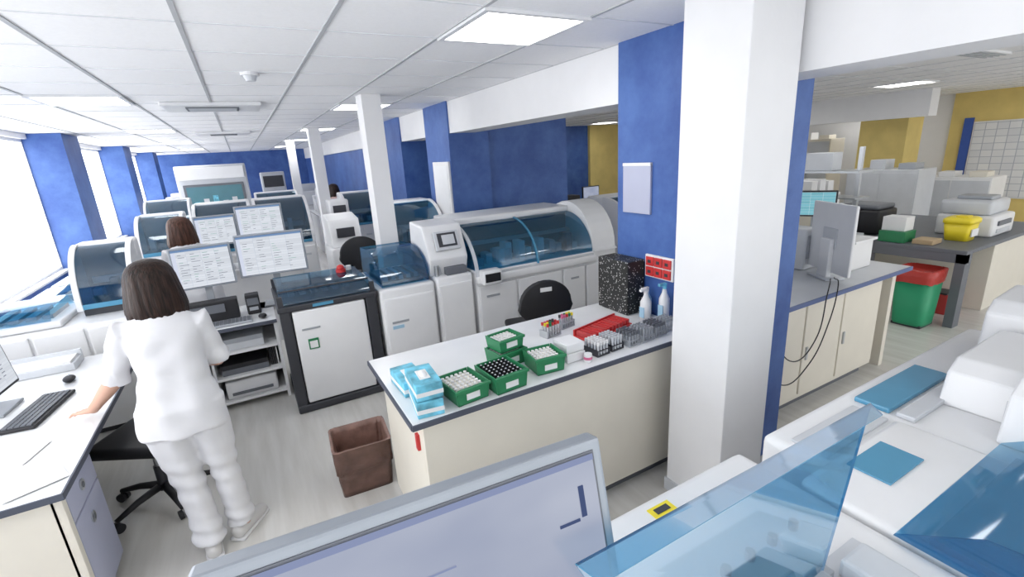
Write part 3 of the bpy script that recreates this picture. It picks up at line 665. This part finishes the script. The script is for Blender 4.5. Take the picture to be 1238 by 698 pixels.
b=B("bench_centrifuge"); b.box(6.45,6.9,2.75,3.2,.811,1.10,BLACK,.03); b.box(6.47,6.88,2.77,3.18,1.10,1.16,DGREY,.03); b.done()
b=B("bench_centrifuge"); b.box(5.3,5.7,3.6,4.0,.901,1.2,LGREY,.04); b.box(5.32,5.68,3.62,3.98,1.2,1.26,WHITE,.03); b.done()
b=B("side_desk")
b.box(6.1,8.4,1.80,3.3,.77,.81,DGREY,.004); b.box(6.1,6.24,1.80,1.88,0,.77,DGREY); b.box(6.1,6.2,2.62,2.7,0,.77,DGREY); b.box(6.1,6.18,1.8,2.7,.68,.77,DGREY)
b.box(6.95,8.4,1.84,3.2,.0,.77,CREAM,.004); b.done()
b=B("sharps_bin")
loft(b,[ring(.11,.10,.811,e=.3,cx=6.72,cy=2.08),ring(.135,.12,1.0,e=.3,cx=6.72,cy=2.08)],YBIN,True,True)
loft(b,[ring(.145,.13,1.0,e=.3,cx=6.72,cy=2.08),ring(.145,.13,1.04,e=.3,cx=6.72,cy=2.08),ring(.12,.105,1.06,e=.3,cx=6.72,cy=2.08)],YBIN,True,True)
b.box(6.66,6.78,2.02,2.12,1.06,1.075,YBIN,.004); b.box(6.64,6.80,1.955,1.965,.86,.94,PAPER); b.done()
b=B("paper_printer"); b.box(6.98,7.6,1.9,2.4,.811,1.04,WHITE,.03); b.box(7.01,7.57,1.95,2.4,1.04,1.20,LGREY,.04); b.box(7.1,7.45,1.885,1.905,.93,.98,DGREY); b.box(7.1,7.45,1.89,1.91,.85,.89,LGREY); b.box(7.15,7.4,2.0,2.3,1.20,1.24,GREY,.01); b.done()
b=B("supply_boxes"); b.box(6.15,6.4,2.35,2.6,.811,.93,GREEN,.005); b.box(6.2,6.42,2.12,2.3,.811,.86,mat("cardboard",(.45,.33,.2),.7),.005); b.box(6.2,6.4,2.38,2.6,.93,1.08,PAPER,.005); b.done()
b=B("pedal_waste_bin")
gx,gy=5.98,2.10
loft(b,[ring(.15,.14,.02,e=.4,cx=gx,cy=gy),ring(.155,.145,.05,e=.4,cx=gx,cy=gy),ring(.185,.17,.56,e=.4,cx=gx,cy=gy)],GBIN,True,True)
loft(b,[ring(.19,.175,.48,e=.4,w=.008,cx=gx,cy=gy),ring(.194,.18,.54,e=.4,w=.005,cx=gx,cy=gy),ring(.196,.182,.61,e=.4,w=.004,cx=gx,cy=gy),ring(.17,.16,.62,e=.4,w=.003,cx=gx,cy=gy),ring(.155,.145,.57,e=.4,w=.006,cx=gx,cy=gy)],REDBAG,False,True)
b.box(gx-.14,gx+.14,gy-.13,gy+.13,0,.03,DARK,.004)
b.done()
b=B("red_floor_box"); b.box(6.5,6.75,2.0,2.3,0,.22,BRED,.01); b.box(6.52,6.73,2.02,2.28,.22,.24,DARK,.005); b.done()
b=B("planner_board"); b.quad([(12.90,4.1,.62),(12.90,2.4,.62),(12.90,2.4,2.05),(12.90,4.1,2.05)],PLAN); b.box(12.905,12.939,2.38,4.12,.60,2.07,PAPER); b.box(12.89,12.939,4.13,4.27,.6,2.15,mat("board_blue",(0.04,.1,.4),.5)); b.done()
for i,(xx,yy) in enumerate(((9.0,3.4),(9.2,6.2),(7.9,5.2),(11.8,6.2),(10.2,2.9))):
    b=B("storage_cabinet"); hh=(1.4,1.9,1.3,1.9,1.2)[i]
    b.box(xx,xx+.6,yy,yy+1.0,0,hh,(LGREY,WHITE,WHITE,CREAM,WHITE)[i],.01)
    b.box(xx-.01,xx,yy+.02,yy+.49,.1,hh-.05,LGREY,.004); b.box(xx-.01,xx,yy+.51,yy+.98,.1,hh-.05,LGREY,.004)
    b.box(xx-.03,xx-.01,yy+.45,yy+.47,hh*.5,hh*.6,METAL)
    for j in range(2): b.box(xx+.1,xx+.4,yy+.1+j*.4,yy+.32+j*.4,hh,hh+random.uniform(.08,.2),random.choice([PAPER,LGREY,GREY,CREAM]),.01)
    b.done()
b=B("island_bench"); b.box(6.6,8.6,4.0,4.8,.87,.9,GREY); b.box(6.65,8.55,4.05,4.75,0,.87,CREAM)
for j in range(8): xx=6.7+j*.23; b.box(xx,xx+.16,4.2,4.5,.9,.9+random.uniform(.1,.45),random.choice([PAPER,LGREY,DARK,WHITE,BLACK]),.01)
b.done()
b=B("computer_desk"); b.box(5.6,7.2,7.8,8.5,.76,.79,LAM); b.box(5.65,7.15,7.85,8.45,0,.76,CREAM); b.done()
monitor("computer_monitor",6.45,8.1,1.08,.44,.32,0,0,scr=SCRL,bez=BLACK,zbase=.791)
b=B("bench_printer"); b.box(5.7,6.1,7.9,8.3,.791,1.0,LGREY,.02); b.box(5.75,6.05,7.95,8.25,1.0,1.1,BLACK,.02); b.done()
for (xx,yy) in ((1.8,11.6),(1.8,15.0),(-1.4,14.5)):
    b=B("lab_bench"); b.box(xx-.4,xx+.4,yy,yy+1.6,.87,.9,LAM); b.box(xx-.38,xx+.38,yy+.03,yy+1.57,0,.87,WHITE)
    for j in range(4): b.box(xx-.3,xx+.2,yy+.1+j*.36,yy+.38+j*.36,.9,.9+random.uniform(.2,.6),random.choice([WHITE,LGREY,DARK,WHITE]),.02)
    b.done()

# ------------------------------------------------------------ people
def clean(o,vox,smooth=6,disp=None):
    bpy.context.view_layer.objects.active=o
    r=o.modifiers.new("r",'REMESH'); r.mode='VOXEL'; r.voxel_size=vox; r.use_smooth_shade=True
    s_=o.modifiers.new("s",'SMOOTH'); s_.iterations=smooth; s_.factor=.5
    if disp:
        for st,sc in disp:
            tx=bpy.data.textures.new("folds",'CLOUDS'); tx.noise_scale=sc; tx.noise_depth=1
            d=o.modifiers.new("d",'DISPLACE'); d.texture=tx; d.strength=st; d.mid_level=.5; d.texture_coords='LOCAL'
    dg=bpy.context.evaluated_depsgraph_get(); me=bpy.data.meshes.new_from_object(o.evaluated_get(dg))
    mats=[m for m in o.data.materials]; o.modifiers.clear(); o.data=me
    me.materials.clear(); me.materials.append(mats[0])
    for p in me.polygons: p.use_smooth=True; p.material_index=0
def fold(o):
    me=o.data
    n=len(me.vertices); co=[0.0]*(3*n); no=[0.0]*(3*n)
    me.vertices.foreach_get("co",co); me.vertices.foreach_get("normal",no)
    for i in range(n):
        x,y,z=co[3*i:3*i+3]; a=0
        if .74<z<1.3 and abs(x)<.24: 
            a+=.006*math.sin(38*x+10*z+1.5*math.sin(9*z))*min(1,(1.3-z)*5)
            a+=.006*math.sin(46*z+9*abs(x)+2*math.sin(11*x))*math.exp(-((z-1.02)/.09)**2)
            a+=.004*math.sin(30*z-34*x)*math.exp(-((z-1.2)/.08)**2)
        if z<=.74:
            a+=.007*math.sin(60*z+14*x)*math.exp(-((z-.47)/.12)**2)+.007*math.sin(75*z+20*x)*math.exp(-((z-.14)/.09)**2)+.004*math.sin(50*x+6*z)
        for c in range(3): co[3*i+c]+=no[3*i+c]*a
    me.vertices.foreach_set("co",co); me.update()
def hand(b,wrist,d,up,m,left=True,curl=.25):
    w=Vector(wrist); d=Vector(d).normalized(); up=Vector(up); up=(up-d*up.dot(d)).normalized(); s_=d.cross(up)*( 1 if left else -1)
    b.tube([w,w+d*.03,w+d*.06,w+d*.088],[(.026,.019),(.034,.016),(.040,.014),(.038,.012)],m,side=s_,seg=14)
    for i,(off,ln) in enumerate(((.030,.066),(.010,.076),(-.011,.071),(-.031,.055))):
        p0=w+d*.075+s_*off; 
        p1=w+d*(.088+ln*.4)+s_*off*1.2+up*.004; p2=w+d*(.088+ln*.75)+s_*off*1.35-up*ln*curl*.3; p3=w+d*(.088+ln*.98)+s_*off*1.45-up*ln*curl*.8
        b.tube([p0,p1,p2,p3],[.0090,.0085,.0075,.006],m,side=s_,seg=10)
    b.tube([w+d*.02+s_*.022,w+d*.05+s_*.050-up*.006,w+d*.078+s_*.062-up*.012,w+d*.095+s_*.064-up*.016],[.013,.0115,.010,.007],m,side=s_,seg=10)
def person(name,M,P,hair=HAIR,cloth=CLOTH,vox=.008):
    root=bpy.data.objects.new(name,None); S.collection.objects.link(root); root.matrix_world=M
    lean=P.get('lean',.06)
    b=B("uniform")
    def L(z): return lean*max(0,(z-.9))/.45
    rings=[(.755,.194,.148),(.80,.194,.147),(.88,.188,.142),(.96,.172,.128),(1.05,.152,.112),(1.14,.155,.112),(1.22,.167,.112),(1.28,.164,.100),(1.325,.130,.083),(1.355,.080,.066),(1.375,.062,.056)]
    b.tube([(0,L(z)-.01*(z<.95),z) for z,_,_ in rings],[(a,c) for _,a,c in rings],cloth,side=(1,0,0),seg=32)
    for sd,K in ((-1,P['legL']),(1,P['legR'])):
        hip,kn,an=[Vector(v) for v in K]
        b.tube([hip+Vector((0,0,.05)),hip-Vector((0,0,.05)),hip.lerp(kn,.5),kn,kn.lerp(an,.4),kn.lerp(an,.8),an+Vector((0,0,.0))],[.106,.103,.089,.071,.068,.068,.072],cloth,seg=20)
    for sd,K in ((-1,P['armL']),(1,P['armR'])):
        sh,el,wr=[Vector(v) for v in K]
        e2=sh.lerp(el,P.get('sleeve',.92))
        b.tube([sh-Vector((sd*.05,0,-.0)),sh,sh.lerp(e2,.35),sh.lerp(e2,.7),e2],[.055,.061,.058,.061,.067],cloth,seg=18)
    o=b.done(parent=root); clean(o,vox,4,((.016,.16),)); fold(o)
    b=B("body_skin")
    hc=Vector((0,lean+.045,1.475))
    b.tube([(0,lean-.0,1.30),(0,lean+.005,1.37),(0,lean+.02,1.43)],[.052,.048,.048],SKIN)
    hr=[(-.118,.030,.035,.03),(-.10,.045,.055,.02),(-.07,.058,.075,.008),(-.03,.068,.088,0),(.01,.073,.094,-.002),(.05,.073,.093,-.006),(.085,.06,.078,-.01),(.11,.035,.045,-.012),(.118,.012,.015,-.012)]
    b.tube([hc+Vector((0,d,z)) for z,_,_,d in hr],[(a,c) for _,a,c,_ in hr],SKIN,seg=24)
    b.tube([hc+Vector((0,.085,.02)),hc+Vector((0,.105,-.012)),hc+Vector((0,.113,-.03)),hc+Vector((0,.088,-.04))],[.008,.011,.014,.010],SKIN,seg=12)
    for s_ in (-1,1): b.sphere((s_*.076,hc.y-.005,hc.z-.01),(.01,.02,.032),SKIN)
    for sd,K in ((-1,P['armL']),(1,P['armR'])):
        sh,el,wr=[Vector(v) for v in K]
        b.tube([sh.lerp(el,.5),sh.lerp(el,.9),el,el.lerp(wr,.3),el.lerp(wr,.75),wr],[.040,.039,.038,.038,.028,.025],SKIN,seg=16)
        hd=P['handL'] if sd<0 else P['handR']
        hand(b,wr,hd[0],hd[1],SKIN,left=(sd<0))
    for K in (P['legL'],P['legR']):
        an=Vector(K[2]); b.tube([an+Vector((0,0,.04)),an-Vector((0,0,.05))],[.04,.038],SKIN)
    o=b.done(parent=root); clean(o,.005,3)
    b=B("face_features")
    for s_ in (-1,1):
        b.sphere((s_*.03,hc.y+.083,hc.z+.008),(.013,.008,.008),PAPER); b.sphere((s_*.03,hc.y+.089,hc.z+.008),(.006,.004,.006),BLACK)
        b.tube([(s_*.014,hc.y+.092,hc.z+.027),(s_*.03,hc.y+.092,hc.z+.032),(s_*.046,hc.y+.082,hc.z+.027)],[.003,.004,.003],hair,seg=8)
    b.tube([(-.022,hc.y+.084,hc.z-.062),(0,hc.y+.092,hc.z-.060),(.022,hc.y+.084,hc.z-.062)],[.004,.007,.004],LIP,seg=8)
    b.done(parent=root)
    t=bmesh.new(); n=96; R=[]; hcy=hc.y-.012
    prof=[(.137,.010,.012),(.1355,.028,.032),(.130,.048,.054),(.120,.068,.076),(.104,.085,.095),(.08,.098,.109),(.05,.106,.118),(.01,.112,.124),(-.03,.119,.127),(-.07,.126,.128),(-.11,.130,.124),(-.14,.127,.116),(-.160,.114,.102),(-.168,.09,.08),(-.150,.06,.06)]
    for z,rx,ry in prof:
        rr=[]
        k_=min(1,max(0,(.12-z)/.08))
        for k in range(n):
            a=k*2*math.pi/n; w=1+k_*(.016*math.sin(a*8+z*9)+.012*math.sin(a*21+z*14)+.008*random.uniform(-1,1))
            x=rx*w*math.cos(a); y=ry*w*math.sin(a)
            if z<.055:
                lim=.055 if z>.02 else .04
                if y>lim: y=lim; x*=.93
            dz=(.010*math.sin(a*13)+.008*math.sin(a*29+1)) if z<-.11 else 0
            rr.append(t.verts.new((x,hcy+y,hc.z+z+dz)))
        R.append(rr)
    for i in range(len(R)-1):
        for k in range(n): t.faces.new((R[i][k],R[i][(k+1)%n],R[i+1][(k+1)%n],R[i+1][k]))
    t.faces.new(R[0]); t.faces.new(R[-1])
    b=B("hair"); b.add(t,hair,True); b.done(parent=root)
    b=B("shoes")
    for K,yw in ((P['legL'],P.get('toeL',0)),(P['legR'],P.get('toeR',0))):
        an=Vector(K[2]); Mx=Matrix.Translation((an.x,an.y,0))@Matrix.Rotation(math.radians(yw),4,'Z')
        b.tube([(0,-.075,.045),(0,-.06,.048),(0,-.01,.05),(0,.06,.042),(0,.12,.034),(0,.165,.028),(0,.18,.026)],[(.02,.03),(.036,.042),(.040,.048),(.044,.040),(.046,.032),(.034,.024),(.015,.012)],SHOE,side=(1,0,0),seg=18,M=Mx)
        b.box(-.042,.042,-.075,.17,0,.018,WHITE,.01,M=Mx)
    b.done(parent=root)
    return root
main=dict(lean=.07,
 armL=((-.155,.065,1.285),(-.262,.16,1.02),(-.43,.34,.825)),armR=((.155,.065,1.285),(.185,.15,1.02),(.06,.35,.98)),
 handL=((-.55,.62,-.22),(0,0.1,1)),handR=((-.5,.8,-.1),(.2,0,1)),
 legL=((-.085,-.01,.84),(-.05,-.01,.46),(-.02,-.06,.09)),legR=((.09,-.01,.84),(.11,.02,.46),(.13,.02,.09)),toeL=8,toeR=-35,sleeve=.98)
person("lab_technician",T(-.475,2.73,0,0),main)
stand=dict(lean=.1,armL=((-.16,.09,1.285),(-.20,.12,1.02),(-.10,.34,.98)),armR=((.16,.09,1.285),(.20,.12,1.02),(.10,.34,.98)),
 handL=((.1,.9,-.1),(0,0,1)),handR=((-.1,.9,-.1),(0,0,1)),
 legL=((-.09,0,.84),(-.10,.02,.46),(-.10,0,.09)),legR=((.09,0,.84),(.10,.02,.46),(.10,0,.09)))
person("lab_technician",T(-.53,5.36,-.0,25),stand,hair=HAIR2,vox=.014)
person("lab_technician",T(1.72,10.6,0,20),stand,cloth=CLOTH2,vox=.016)

# ------------------------------------------------------------ light + camera
wd=bpy.data.worlds.new("world"); S.world=wd; wd.use_nodes=True
wd.node_tree.nodes["Background"].inputs[0].default_value=(0.97,0.985,1,1); wd.node_tree.nodes["Background"].inputs[1].default_value=1.65
S.view_settings.view_transform='Standard'; S.view_settings.look='None'; S.view_settings.exposure=0.14
cam=bpy.data.cameras.new("camera"); co=bpy.data.objects.new("camera",cam); S.collection.objects.link(co)
cam.sensor_width=36; cam.lens=570/1238*36; cam.clip_start=.02; cam.clip_end=100
R=Vector((.8694,-.4907,-.0585)); U=Vector((.1842,.2120,.9597)); F=Vector((.4584,.8451,-.2748))
F.normalize(); R=(R-F*R.dot(F)).normalized(); U=R.cross(F)
co.matrix_world=Matrix(((R.x,U.x,-F.x,0),(R.y,U.y,-F.y,0),(R.z,U.z,-F.z,2.0),(0,0,0,1)))
S.camera=co
